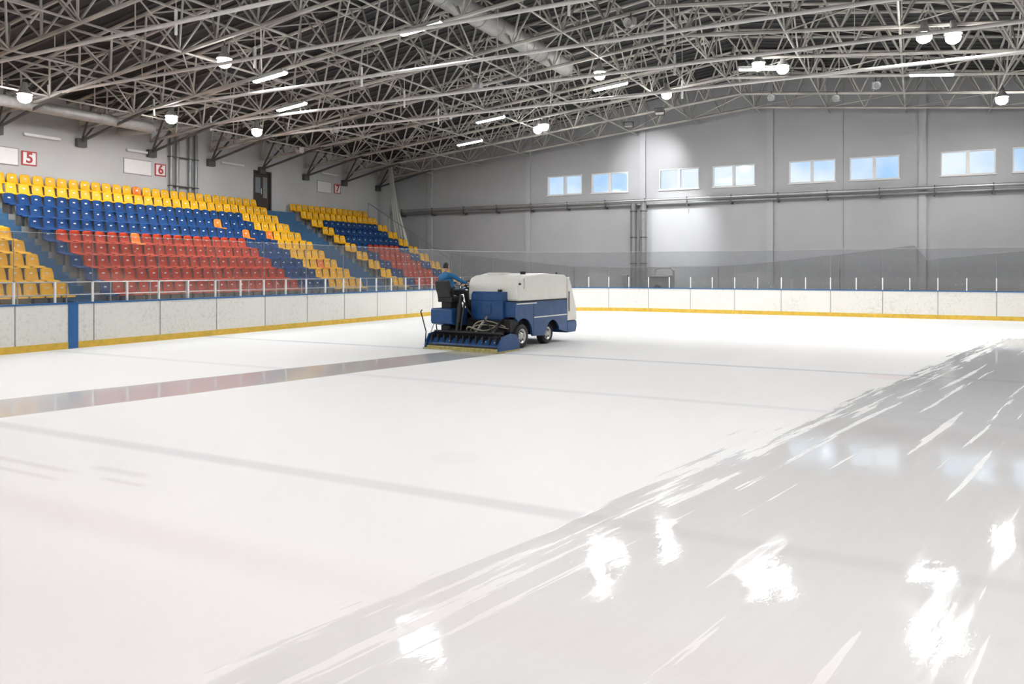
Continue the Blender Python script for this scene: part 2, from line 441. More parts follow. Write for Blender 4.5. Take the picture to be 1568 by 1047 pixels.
# far wall pipes
b=MB()
b.tube((XL+.4,YF-.42,6.15),(XR-.3,YF-.42,6.15),.085,M_pipes,10)
b.tube((XL+.4,YF-.30,5.93),(XR-.3,YF-.30,5.93),.07,M_pipe,10)
x=XL+1.3
while x<XR: 
    b.box((x-.03,YF-.5,5.75),(x+.03,YF-.002,5.84),M_steeldark); b.box((x-.03,YF-.5,5.84),(x+.03,YF-.45,6.26),M_steeldark); x+=2.42
b.obj('horizontal_wall_pipes')
b=MB()
for x in (-14.45,-13.85):
    b.tube((x,YF-.42,0.1),(x,YF-.42,6.0),.17,M_pipe,14)
    for z in (1,2.5,4,5.5): b.tube((x,YF-.42,z),(x,YF-.42,z+.06),.20,M_steeldark,14)
b.obj('vertical_wall_pipes')
b=MB()
b.box((-13.2,41.2,-.04),(-12.0,42.2,1.75),M_pipes); b.box((-13.25,41.15,1.75),(-11.95,42.25,1.85),M_pipes)
b.path([(-12.9,41.7,1.85),(-12.9,41.7,2.15),(-12.7,41.7,2.28),(-12.0,41.7,2.28),(-11.85,41.7,2.15),(-11.85,41.7,.1)],.06,M_chrome,8)
b.tube((-12.6,41.17,1.1),(-12.6,41.15,1.1),.25,M_steeldark,14)
b.box((-14.9,41.9,-.04),(-14.6,42.2,1.9),M_pipes)
b.obj('air_handling_unit',bevel=.02)

# ------------------------------------------------------------------ roof structure
def truss_mesh():
    b=MB(); xs=[]; n=28
    for i in range(n+1): xs.append(XL+.05+(XR-XL-.1)*i/n)
    top=lambda x: roofz(x)-.14
    rb,rt,rw=.068,.06,.038
    k=[XL+.05,RIDGE,XR-.05]
    for a,c in zip(k[:-1],k[1:]):
        b.tube((a,0,chordz(a)),(c,0,chordz(c)),rb,M_steel)
        for s in (-.55,.55): b.tube((a,s,top(a)),(c,s,top(c)),rt,M_steel)
    for i in range(n):
        x0,x1=xs[i],xs[i+1]; xm=(x0+x1)/2
        for s in (-.55,.55):
            b.tube((x0,0,chordz(x0)),(xm,s,top(xm)),rw,M_steel,5,None,False)
            b.tube((xm,s,top(xm)),(x1,0,chordz(x1)),rw,M_steel,5,None,False)
        b.tube((xm,-.55,top(xm)),(xm,.55,top(xm)),rw,M_steel,5,None,False)
        b.tube((xm,-.55,top(xm)),(xm+(x1-x0) if i<n-1 else xm,.55,top(xm+(x1-x0)) if i<n-1 else top(xm)),rw*.8,M_steel,5,None,False)
    for sgn,xw in ((1,XL),(-1,XR)):
        b.box((xw+.01 if sgn>0 else xw-.22,-.2,7.45),(xw+.22 if sgn>0 else xw-.01,.2,7.8),M_steeldark)
        b.tube((xw+sgn*.15,0,7.7),(xw+sgn*4.6,0,chordz(xw+sgn*4.6)),.06,M_steeldark,6)
        b.tube((xw+sgn*.15,0,7.7),(xw+sgn*1.8,.5,top(xw+sgn*1.8)),.045,M_steeldark,6)
        b.tube((xw+sgn*.15,0,7.7),(xw+sgn*1.8,-.5,top(xw+sgn*1.8)),.045,M_steeldark,6)
    return b
TY=[41.5-3.45*i for i in range(22)]
first=truss_mesh().obj('roof_truss',loc=(0,TY[0],0))
for y in TY[1:]:
    o=bpy.data.objects.new('roof_truss',first.data); scene.collection.objects.link(o); o.location=(0,y,0)
b=MB()
for x in (-28.4,-24.8,-21.3,-17.8,-14.3,-10.8,-7.5,-4.0,-.5,3.0,6.5,10.0,13.5):
    zc=chordz(x); zt=roofz(x)-.2
    b.tube((x,YB+.02,zc),(x,YF-.02,zc),.038,M_steel,5)
    b.tube((x,YB+.02,zt),(x,YF-.02,zt),.045,M_steel,5)
    for i,y in enumerate(TY[:-1]):
        y1=TY[i+1]; ym=(y+y1)/2
        b.tube((x,y,zc),(x,ym,zt),.030,M_steel,5,None,False); b.tube((x,ym,zt),(x,y1,zc),.030,M_steel,5,None,False)
        b.tube((x,ym,zt),(x,ym,zc),.024,M_steel,5,None,False)
        if i%2==0:
            x2=x+3.5 if x<13 else x
            if x2!=x: b.tube((x,y,zc),(x2,y1,chordz(x2)),.024,M_steel,5,None,False)
b.obj('roof_bracing')
for i,y in enumerate([27.6,24.15,20.7,17.25,13.8,10.35,6.9,0,-6.9,-13.8,-20.7,-27.6]):
    b=MB(); zt=8.72
    b.tube((XL+.02,0,zt),(XR-.02,0,zt),.06,M_tie,8)
    for k in range(9):
        x=XL+3.2+k*5.3+(i%3)*.7
        if k%2==0: b.tube((x,0,zt-.32),(x,0,zt+.35),.04,M_white,8)
        b.tube((x,0,zt+.05),(x,0,chordz(x)),.012,M_tie,5)
    b.obj('roof_tie_rod',loc=(0,y+.25,0))

# ------------------------------------------------------------------ ducts
def duct(name,pts,r):
    b=MB()
    for a,c in zip(pts[:-1],pts[1:]):
        a=Vector(a);c=Vector(c); b.tube(a,c,r,M_duct,18)
        L=(c-a).length; k=max(1,int(L/1.2)); dd=(c-a)/L
        for i in range(k+1):
            p=a+dd*(L*i/k); b.tube(p-dd*.03,p+dd*.03,r*1.06,M_duct,18)
    return b.obj(name)
duct('ventilation_duct',[(-13.2,-20,10.75),(-13.2,30,10.75)],.36)
duct('ventilation_duct',[(-29.6,-10,8.35),(-29.6,22.5,8.35),(-31.6,22.5,8.35)],.22)

# ------------------------------------------------------------------ lamps
def area(name,parent,loc,power,size,rot=(0,0,0),shape='DISK',sy=None,col=(1,.985,.965)):
    l=bpy.data.lights.new(name,'AREA'); l.shape=shape; l.size=size
    if sy: l.size_y=sy
    l.energy=power; l.color=col
    o=bpy.data.objects.new(name,l); scene.collection.objects.link(o); o.parent=parent; o.location=loc; o.rotation_euler=rot
    return o
hb_house=None; hb_lens=None
def high_bay(x,y,power=250):
    global hb_house,hb_lens
    z=chordz(x)-.42
    e=empty('high_bay_lamp',(x,y,z))
    if hb_house is None:
        b=MB()
        b.lathe([(.0,.50),(.09,.50),(.10,.30),(.14,.26),(.25,.10),(.26,.08),(.23,.08),(.12,.22),(.0,.24)],(0,0,0),(0,0,1),M_housing,18)
        b.tube((0,0,.45),(0,0,.62),.02,M_steeldark,6); b.box((-.08,-.06,.35),(.08,.06,.5),M_housing)
        o=b.obj('housing',e); hb_house=o.data
        b=MB(); b.lathe([(.09,.18),(.19,.08),(.22,-.01),(.21,-.10),(.155,-.17),(.08,-.21),(0.001,-.22)],(0,0,0),(0,0,1),M_lamp,18)
        o=b.obj('lens',e); hb_lens=o.data
    else:
        for n_,d_ in (('housing',hb_house),('lens',hb_lens)):
            o=bpy.data.objects.new(n_,d_); scene.collection.objects.link(o); o.parent=e
    area('bulb',e,(0,0,-.25),power,.30)
HB=[(-20.1,18),(-26.8,21.3),(-26.2,25.3),(-27.7,16),(-11.1,28.6),(-9.9,33.7),(-4.6,31.3),(-5.4,30.7),(.2,27.4),(1.0,27.6),(3.1,37.5),(-17.0,35.2),(-16.5,34.9)]
for x,y in HB: high_bay(x,y)
for x in (-24,-14.6,-5,3,10):
    for y in (9,0,-9,-18,-27): high_bay(x,y,240)
for x,y in ((9.5,18),(9.5,30)): high_bay(x,y,250)
def fluor(x,y,power=70):
    z=chordz(x)-.16; sl=math.atan(.1)*(-1 if x<RIDGE else 1)
    e=empty('fluorescent_lamp',(x,y,z)); e.rotation_euler=(0,sl,0)
    b=MB(); b.box((-.78,-.11,.02),(.78,.11,.08),M_housing); b.box((-.6,-.02,.08),(-.56,.02,.16),M_steeldark); b.box((.56,-.02,.08),(.6,.02,.16),M_steeldark)
    b.prism([(-.11,.02),(-.13,-.03),(-.12,-.03),(-.10,.02)],-.78,.78,M_housing); b.prism([(.11,.02),(.13,-.03),(.12,-.03),(.10,.02)],-.78,.78,M_housing)
    b.obj('reflector',e)
    b=MB(); b.tube((-.74,-.06,-.03),(.74,-.06,-.03),.055,M_tube,8); b.tube((-.74,.06,-.03),(.74,.06,-.03),.055,M_tube,8); b.obj('tubes',e)
    area('tube_light',e,(0,0,-.10),power,1.45,shape='RECTANGLE',sy=.16,col=(.92,.97,1))
for x,y in ((-14,20.4),(-20.8,20.7),(-23,24.1),(-18.2,32.4),(-21.5,36),(-11.7,31.4),(-5.7,32.3),(.5,33.8)): fluor(x,y)
def flood(x,y,z,target,power,ang=50):
    d=(Vector(target)-Vector((x,y,z))); e=empty('floodlight',(x,y,z)); e.rotation_mode='QUATERNION'; e.rotation_quaternion=d.to_track_quat('-Z','Y')
    b=MB(); b.box((-.2,-.15,0),(.2,.15,.14),M_housing); b.box((-.23,-.18,-.03),(.23,.18,0),M_steeldark)
    b.box((-.24,-.02,-.02),(-.21,.02,.3),M_steeldark); b.box((.21,-.02,-.02),(.24,.02,.3),M_steeldark); b.box((-.24,-.02,.28),(.24,.02,.31),M_steeldark)
    b.obj('housing',e); b=MB(); b.box((-.18,-.13,-.035),(.18,.13,-.031),M_tube); b.obj('lens',e)
    l=bpy.data.lights.new('beam','SPOT'); l.energy=power; l.spot_size=math.radians(ang); l.spot_blend=1.0; l.shadow_soft_size=.12
    o=bpy.data.objects.new('beam',l); scene.collection.objects.link(o); o.parent=e; o.location=(0,0,-.08)
flood(-13.2,38.2,chordz(-13.2)-.4,(-13.6,43,8.0),1000,62)
flood(-11.2,37.0,chordz(-11.2)-.4,(-12.0,43,4.4),3600,40)
for x,y in ((-15.6,26.8),(-8.3,24.2),(-1.5,35.0),(-24,28.0),(-19,29.9),(-3.2,37.6),(-28,30),(-6,37.4)):
    b=MB(); z=chordz(x)-.32
    b.box((-.14,-.1,-.12),(.14,.12,.14),M_housing); b.lathe([(.04,-.05),(.15,.1),(.17,.1),(.05,-.08)],(0,-.1,0),(.2,-1,-.5),M_housing,14)
    b.tube((0,0,.14),(0,0,.32),.02,M_steeldark,6)
    b.obj('loudspeaker',loc=(x,y,z),rotz=random.uniform(-.6,.6))

# ------------------------------------------------------------------ grandstand
NR=10; TD=.8; X0=-23.8; Z0=.9; RS=.47
SY0,SY1=-6.0,40.3
b=MB()
for i in range(NR):
    xf=X0-TD*i; xb=X0-TD*(i+1) if i<NR-1 else XL+.01
    b.box((xb,SY0,-.04),(xf,SY1,Z0+RS*i),M_conc)
STAIRS=[(15.5,16.4),(30.55,32.85),(.6,1.5)]
for (a,c) in STAIRS:
    for i in range(NR):
        xf=X0-TD*i; xb=max(X0-TD*(i+1),XL+.01); z=Z0+RS*i
        b.box((xb,a,z-.02),(xf+.01,c,z+.012),M_stairblue)
        b.box((xf-.002,a,z-RS+.0),(xf+.012,c,z),M_stairblue)
        b.box((xb,a,z),(xb+.4,c,z+RS*.5),M_stairblue)
b.box((XL+.01,30.4,5.13),(XL+.8,33,5.40),M_stairblue)
b.obj('grandstand')
def seat_template():
    vs=[];fs=[]; ny=5
    w=.215
    prof=[(.40,.37,1.0),(.41,.42,1.0),(.25,.405,1.0),(.08,.42,1.0),(.03,.50,.98),(.0,.66,.95),(-.03,.80,.88),(-.035,.845,.72)]
    def grid(off):
        base=len(vs)
        for (x,z,k) in prof:
            for j in range(ny):
                t=-1+2*j/(ny-1)
                lift=.03*t*t
                vs.append((x+ (lift if z>.45 else 0)+off[0], t*w*k, z+(lift if z<.45 and x<.4 else 0)+off[1]- (.02*t*t if z>.8 else 0)))
        return base
    g1=grid((0,0)); g2=grid((-.03,-.02)); n=len(prof)
    for i in range(n-1):
        for j in range(ny-1):
            a=g1+i*ny+j; fs.append((a,a+1,a+ny+1,a+ny))
            a=g2+i*ny+j; fs.append((a,a+ny,a+ny+1,a+1))
    for i in range(n-1):
        for j in (0,ny-1):
            a=g1+i*ny+j; c=g2+i*ny+j; fs.append((a,a+ny,c+ny,c))
    for j in range(ny-1):
        for i in (0,n-1):
            a=g1+i*ny+j; c=g2+i*ny+j; fs.append((a,a+1,c+1,c))
    return vs,fs
sv,sf=seat_template()
b=MB()
def ssec(y,i):
    if y>32.9:
        if i>=8 or y<33.95 or y>39.2: return M_yel
        if i>=5 or y<35.3 or y>38.0: return M_blu
        return M_redseat
    if y>16.4:
        if i>=8 or y>28.0: return M_yel
        if i>=5 or y<17.3 or y>25.9: return M_blu
        return M_redseat
    if y>1.5:
        if i>=8 or y>12.9 or y<3.6: return M_yel
        if i>=5 or y>11.4 or y<5.0: return M_blu
        return M_redseat
    if i>=8: return M_yel
    return M_blu if i>=5 else M_redseat
for i in range(NR):
    y=SY0+.3
    while y<SY1-.2:
        if not any(a-.2<y<c+.2 for a,c in STAIRS):
            m=ssec(y,i)
            if 16<y<30 and random.random()<.022: m=M_orange
            xx=X0-TD*(i+1)+.12; z=Z0+RS*i
            dx=random.uniform(-.015,.015)
            b.add([(xx+dx+p[0],y+p[1],z+p[2]) for p in sv],sf,m,True)
            b.box((xx+.12,y-.03,z),(xx+.18,y+.03,z+.40),M_steeldark)
            b.box((xx+dx+.012,y-.045,z+.64),(xx+dx+.024,y+.045,z+.69),M_white)
        y+=.5
b.obj('stadium_seats',fixn=False)
b=MB()
y=SY0
while y<=SY1+.01:
    b.tube((X0+.06,y,-.04),(X0+.06,y,1.75),.022,M_chrome,6); y+=1.5
for z in (1.75,1.35): b.tube((X0+.06,SY0,z),(X0+.06,SY1,z),.022,M_chrome,6)
pts=[(X0-TD*i,SY1+.05,Z0+RS*i+.95) for i in range(NR+1)]
b.path(pts,.022,M_pipe,6)
for p in pts: b.tube((p[0],p[1],-.04),p,.018,M_pipe,6)
b.obj('guard_rail')
b=MB(); vs=[];fs=[]
cols=14; rows=16
for r in range(rows+1):
    t=r/rows
    for c in range(cols+1):
        s=c/cols
        x=-30.5+2.0*t**1.3 + (s-.5)*(.25+1.0*t); yy=40.95+.12*math.sin(s*22+r*.5)
        vs.append((x,yy,9.05-9.09*t))
for r in range(rows):
    for c in range(cols):
        a=r*(cols+1)+c; fs.append((a,a+1,a+cols+2,a+cols+1))
b.add(vs,fs,M_netbunch,True)
b.tube((-30.5,40.95,9.0),(-27,41.5,9.3),.02,M_tie,6)
b.obj('gathered_safety_net',fixn=False)
b=MB()
tops=[(-25.6,3.2),(-21.5,2.75),(-17.3,2.35),(-13.2,2.3),(-9.15,2.34),(-6.5,2.53),(-3.3,2.9),(-.1,3.28),(.4,2.6),(4.2,3.0),(8,2.7),(12,3.1)]
vs=[];fs=[]
for k,(x,z) in enumerate(tops):
    vs+= [(x,40.5+.08*math.sin(k*2.3),z),(x,40.45+.06*math.cos(k*1.7),.2)]
for k in range(len(tops)-1): fs.append((2*k,2*k+2,2*k+3,2*k+1))
b.add(vs,fs,M_net)
for (x,z) in tops[::2]: b.tube((x,40.55,-.04),(x,40.55,z),.025,M_pipe,6)
for (x,z),(x2,z2) in zip(tops[:-1],tops[1:]): b.tube((x,40.5,z),(x2,40.5,z2),.012,M_pipe,5)
b.obj('sagging_net',fixn=False)

# ------------------------------------------------------------------ ice resurfacer
ZL=(-10.64,17.4,0); ZR=math.radians(-5)
Z=empty('ice_resurfacer',ZL,ZR)
def arc(cx,cz,r,a0,a1,n=10): return [(cx+r*math.cos(math.radians(a0+(a1-a0)*i/n)),cz+r*math.sin(math.radians(a0+(a1-a0)*i/n))) for i in range(n+1)]
b=MB()
b.prism([(.02,.04),(.02,.14),(.16,.30),(.55,.38),(.72,.34),(.78,.04)],-1.17,1.17,M_zblue)
for s in (-1,1):
    x0,x1=(s*1.17,s*1.22)
    b.prism([(-.06,.0),(-.04,.14),(.12,.40),(.55,.47),(.80,.42),(.95,.20),(.95,0)],min(x0,x1),max(x0,x1),M_zblue)
    b.prism([(-.10,0),(-.10,.04),(.97,.04),(.97,0)],min(x0,x1)-.01,max(x0,x1)+.01,M_zyel)
b.box((-1.2,-.10,0.0),(1.2,.04,.035),M_zyel)
b.prism([(-.02,.035),(-.02,.08),(.02,.10),(.05,.035)],-1.17,1.17,M_zyel)
b.box((-1.17,.0,.10),(1.17,.022,.14),M_black)
for k in range(11):
    x=-1.05+k*.21; b.box((x-.02,.05,.12),(x+.02,.5,.40),M_black)
b.tube((-1.12,.3,.46),(1.12,.3,.46),.035,M_black,8)
b.box((-.9,.42,.38),(.9,.5,.5),M_black)
o=b.obj('conditioner',Z,bevel=.008)
b=MB()
for k in range(22):
    x=random.uniform(-1.1,1.1); y=random.uniform(.08,.4); r=random.uniform(.02,.05)
    b.lathe([(.001,r*.7),(r*.7,r*.4),(r,0),(r*.6,-r*.3)],(x,y,.20+.38*y),(0,0,1),M_snow,7)
b.obj('snow_clumps',Z)
b=MB()
b.box((-.55,.95,.40),(-.40,4.2,.55),M_black); b.box((.40,.95,.40),(.55,4.2,.55),M_black)
for x in (-.75,.75):
    b.tube((x,.45,.38),(x,1.25,.62),.045,M_black,8); b.tube((x,.3,.45),(x*.9,1.2,.95),.035,M_black,8)
b.tube((-.42,.35,.45),(-.42,.55,1.45),.05,M_black,10); b.tube((-.42,.40,.7),(-.42,.5,1.2),.075,M_black,10)
b.tube((-.30,.35,.45),(-.30,.55,1.25),.03,M_black,8)
b.tube((.2,.35,.45),(.2,1.1,1.0),.04,M_chrome,8)
b.box((-.95,1.25,.25),(.95,1.55,.42),M_black)
b.box((-.8,2.85,.25),(.8,3.05,.40),M_black)
b.box((-.85,1.35,.42),(.85,3.8,1.2),M_black)
b.box((-.5,.9,.45),(.95,1.3,.80),M_black)
b.obj('chassis',Z)
b=MB()
def bez(p0,p1,p2,p3,n=9):
    out=[]
    for i in range(n+1):
        t=i/n; out.append(tuple((1-t)**3*a+3*(1-t)**2*t*b_+3*(1-t)*t*t*c+t**3*d for a,b_,c,d in zip(p0,p1,p2,p3)))
    return out
b.path(bez((-.2,.5,.45),(0,.2,.9),(.4,.3,.2),(.6,.9,.7)),.022,M_hose,7)
b.path(bez((-.1,.5,.42),(.2,.3,.8),(.3,.5,.9),(.8,.9,.6)),.016,M_hose,7)
b.path(bez((.7,.4,.5),(.6,.3,.8),(.2,.6,.9),(.1,.9,.75)),.02,M_black,7)
b.path(bez((-.42,.6,1.3),(-.2,.6,1.1),(-.2,.7,.8),(-.1,.95,.7)),.018,M_black,7)
b.path(bez((.1,.45,.5),(.1,.2,.7),(.5,.3,.75),(.9,.9,.55)),.014,M_hose,7)
b.obj('hoses',Z)
b=MB()
b.prism([(.92,.74),(.88,.80),(.88,1.46),(.95,1.54),(1.22,1.54),(1.22,.74)],-.32,.72,M_zblue)
b.box((.05,.86,.92),(.35,.885,1.2),M_zblue); b.box((-.32,.862,1.3),(.72,.88,1.33),M_zblue)
b.tube((.55,1.0,1.54),(.55,1.0,1.60),.06,M_black,12)
b.obj('water_tank',Z,bevel=.02)
prof=[(.98,1.27),(.98,.86)]+[(y_,z_) for y_,z_ in arc(1.40,.36,.46,125,0,10)]+[(1.9,.30),(2.5,.28)]+[(y_,z_) for y_,z_ in arc(3.0,.30,.40,165,15,8)]+[(3.86,.30),(3.86,1.27)]
def side_panel(b,prof,x0,x1,m):
    from mathutils.geometry import tessellate_polygon
    tri=tessellate_polygon([[Vector((a,c,0)) for a,c in prof]])
    n=len(prof); vs=[(x0,a,c) for a,c in prof]+[(x1,a,c) for a,c in prof]
    fs=[tuple(t) for t in tri]+[tuple(n+i for i in reversed(t)) for t in tri]+[(i,n+i,n+(i+1)%n,(i+1)%n) for i in range(n)]
    b.add(vs,fs,m)
b=MB()
side_panel(b,prof,1.0,1.06,M_zblue)
side_panel(b,[(1.9,1.27)]+[(1.9,.30),(2.5,.28)]+arc(3.0,.30,.40,165,15,8)+[(3.86,.30),(3.86,1.27)],-1.06,-1.0,M_zblue)
b.box((.72,.98,.86),(1.0,1.02,1.27),M_zblue)
b.box((-1.0,1.9,.4),(-.86,1.94,1.27),M_zblue)
b.obj('side_panels',Z)
b=MB()
b.box((1.06,1.95,.80),(1.066,3.84,.83),M_zwhite); b.box((-1.066,1.95,.80),(-1.06,3.84,.83),M_zwhite)
b.box((1.06,1.92,.3),(1.064,1.93,1.26),M_black); b.box((1.06,1.0,1.255),(1.066,3.86,1.275),M_black)
b.prism([(1.05,1.20),(1.05,1.23),(2.1,1.23),(2.1,1.20)],1.06,1.064,M_zwhite)
b.obj('panel_trim',Z)
b=MB()
b.prism([(1.12,1.28),(1.10,1.72),(1.20,1.90),(1.42,1.98),(2.6,2.04),(3.75,1.99),(3.86,1.93),(3.86,1.28)],-.58,1.06,M_zwhite)
b.prism([(2.1,1.28),(2.05,1.80),(2.25,1.98),(2.6,2.035),(3.75,1.985),(3.86,1.925),(3.86,1.28)],-1.06,-.585,M_zwhite)
b.obj('snow_tank',Z,bevel=.05)
b=MB()
b.prism([(3.89,.62),(3.89,1.93),(3.98,1.91),(4.10,1.78),(4.47,.98),(4.50,.62)],-1.06,1.06,M_zwhite)
b.prism([(3.89,.26),(3.89,.61),(4.50,.61),(4.52,.45),(4.45,.26)],-1.05,1.05,M_zblue)
b.obj('front_hood',Z,bevel=.04)
b=MB()
b.box((-.2,1.5,1.97),(.25,1.9,2.06),M_zwhite); b.tube((.6,2.1,2.0),(.6,2.1,2.09),.08,M_black,14); b.tube((.95,3.4,1.96),(.95,3.4,2.06),.03,M_black,8)
b.box((-.3,1.115,1.55),(.9,1.128,1.57),M_seam)
b.box((1.06,1.4,1.62),(1.068,1.43,1.9),M_seam); b.tube((1.04,1.18,1.75),(1.10,1.18,1.75),.03,M_black,8)
b.tube((1.08,3.95,.9),(1.08,3.95,1.5),.015,M_black,6)
for x in (-.75,.75): b.lathe([(.001,.02),(.09,.015),(.11,0),(.11,-.05)],(x,4.43,1.0),(0,.9,.35),M_chrome,14)
b.obj('fittings',Z,bevel=.01)
def wheel(name,x,y,r,wd,s):
    b=MB()
    b.lathe([(r*.62,-wd/2),(r*.9,-wd/2),(r,-wd*.35),(r,wd*.35),(r*.9,wd/2),(r*.62,wd/2)],(x,y,r),(s,0,0),M_black,28)
    b.lathe([(r*.63,wd*.45),(r*.56,wd*.48),(r*.50,wd*.30),(r*.30,wd*.26),(r*.26,wd*.45),(r*.12,wd*.5),(.001,wd*.5)],(x,y,r),(s,0,0),M_chrome,28)
    for k in range(8):
        a=k*math.pi/4; c=Vector((x+s*wd*.27,y+math.cos(a)*r*.40,r+math.sin(a)*r*.40)); b.tube(c,c+Vector((s*.02,0,0)),r*.07,M_black,8)
    for k in range(28):
        a=k*2*math.pi/28; c=Vector((x,y+math.cos(a)*r*.995,r+math.sin(a)*r*.995))
        b.tube(c-Vector((wd*.4,0,0)),c+Vector((wd*.4,0,0)),.012,M_black,4)
    return b.obj(name,Z)
wheel('wheel_rear_right',.90,1.40,.33,.24,1); wheel('wheel_rear_left',-.90,1.40,.33,.24,-1)
wheel('wheel_front_right',.78,3.0,.30,.24,1); wheel('wheel_front_left',-.78,3.0,.30,.24,-1)
b=MB()
b.prism([(.28,.66),(.25,.74),(.25,1.04),(.30,1.08),(.98,1.08),(.98,.60),(.6,.60)],-1.24,-.52,M_zblue)
b.box((-1.15,.98,.90),(-.60,2.0,.96),M_black)
b.box((-1.18,.98,.55),(-1.13,2.0,.96),M_zblue)
b.box((-1.0,.4,.45),(-.7,1.2,.62),M_black)
b.obj('driver_platform',Z,bevel=.02)
SX=-.06
b=MB()
b.box((-.98+SX,.48,1.08),(-.66+SX,.86,1.25),M_black)
b.prism([(.42,1.25),(.42,1.38),(.95,1.41),(.98,1.34),(.95,1.25)],-1.06+SX,-.58+SX,M_black)
b.prism([(.40,1.38),(.30,1.60),(.26,1.80),(.30,1.85),(.37,1.82),(.43,1.62),(.52,1.40)],-1.04+SX,-.60+SX,M_black)
for x in (-1.10+SX,-.56+SX): b.box((x-.03,.42,1.56),(x+.03,.85,1.61),M_black); b.tube((x,.5,1.34),(x,.45,1.58),.02,M_black,6)
b.obj('driver_seat',Z,bevel=.03)
b=MB()
b.box((-.98,1.55,.96),(-.62,1.85,1.55),M_black)
c=Vector((-.8,1.27,1.70)); ax=Vector((0,-.62,.78)).normalized(); xx=Vector((1,0,0)); yy=ax.cross(xx)
b.tube((-.8,1.65,1.40),tuple(c),.03,M_black,8)
ring=[c+(xx*math.cos(a)+yy*math.sin(a))*.19 for a in [2*math.pi*k/20 for k in range(21)]]
b.path(ring,.016,M_black,7)
for a in (0,2.1,4.2): b.tube(c,c+(xx*math.cos(a)+yy*math.sin(a))*.19,.012,M_black,6)
b.tube((-.52,1.5,1.3),(-.50,1.3,1.75),.012,M_black,6); b.tube((-.46,1.5,1.3),(-.44,1.32,1.7),.012,M_black,6)
b.box((-.6,1.45,1.1),(-.35,1.75,1.45),M_black)
b.obj('steering_console',Z)
b=MB()
b.path([(-1.21,-.02,.15),(-1.24,.05,.45),(-1.28,-.02,.75),(-1.30,-.10,1.0),(-1.24,-.12,1.05)],.016,M_black,7)
b.path([(-1.21,.5,.4),(-1.21,.4,.95),(-1.16,.35,1.0)],.016,M_black,7)
b.path([(-1.22,.1,.2),(-1.22,.4,.7)],.014,M_chrome,7)
b.obj('edge_brush_levers',Z)

# ------------------------------------------------------------------ driver
D=empty('driver',ZL,ZR)
def skinned(name,verts,edges,radii,root,sub=2,parent=None):
    me=bpy.data.meshes.new(name+'_sk'); me.from_pydata(verts,edges,[]); me.update()
    o=bpy.data.objects.new(name+'_sk',me); scene.collection.objects.link(o)
    md=o.modifiers.new('s','SKIN'); md.use_smooth_shade=True
    sv_=me.skin_vertices[0].data
    for i,r in enumerate(radii):
        r=(r,r) if isinstance(r,(int,float)) else r
        sv_[i].radius=r; sv_[i].use_root=(i==root)
    s=o.modifiers.new('u','SUBSURF'); s.levels=sub; s.render_levels=sub
    dg=bpy.context.evaluated_depsgraph_get(); me2=bpy.data.meshes.new_from_object(o.evaluated_get(dg))
    bpy.data.objects.remove(o)
    me2.name=name
    o2=bpy.data.objects.new(name,me2); scene.collection.objects.link(o2); o2.parent=parent
    for p in me2.polygons: p.use_smooth=True
    return o2
cx=-.86
V=[(cx-.02,.64,1.52),(cx-.05,.64,1.68),(cx-.11,.64,1.85),(cx-.16,.66,1.98),(cx-.20,.70,2.06),(cx-.22,.73,2.12),
   (cx-.36,.66,1.94),(cx-.38,.88,1.76),(cx-.14,1.14,1.77),
   (cx+.05,.70,1.97),(cx+.25,.88,1.80),(cx+.21,1.14,1.77),
   (cx-.10,.68,1.51),(cx-.14,1.14,1.53),(cx-.12,1.24,1.10),(cx-.12,1.40,1.02),
   (cx+.10,.68,1.51),(cx+.16,1.14,1.53),(cx+.16,1.24,1.10),(cx+.16,1.40,1.02)]
E=[(0,1),(1,2),(2,3),(3,4),(4,5),(3,6),(6,7),(7,8),(3,9),(9,10),(10,11),(0,12),(12,13),(13,14),(14,15),(0,16),(16,17),(17,18),(18,19)]
R=[(.165,.15),(.165,.15),(.185,.15),(.145,.11),.056,.05,.078,.055,.032,.078,.055,.032,.095,.07,.047,.040,.095,.07,.047,.040]
body=skinned('body',V,E,R,0,2,D)
seg_lab=[0,0,0,0,1,0,0,0,0,0,0,2,2,2,3,2,2,2,3]
for mm in (M_shirt,M_skin,M_pants,M_black): body.data.materials.append(mm)
VV=[Vector(v) for v in V]
for p in body.data.polygons:
    best=9;lab=0
    for (a,c_),l in zip(E,seg_lab):
        A,B=VV[a],VV[c_]; t=max(0,min(1,(p.center-A).dot(B-A)/(B-A).length_squared)); d_=(p.center-(A+(B-A)*t)).length
        if d_<best: best=d_;lab=l
    if p.center.z<1.56 and p.center.y<.9 and lab==0: lab=2
    p.material_index=lab
HL=Vector((cx-.24,.77,2.215)); HRX=(math.radians(-14),math.radians(-6),math.radians(10))
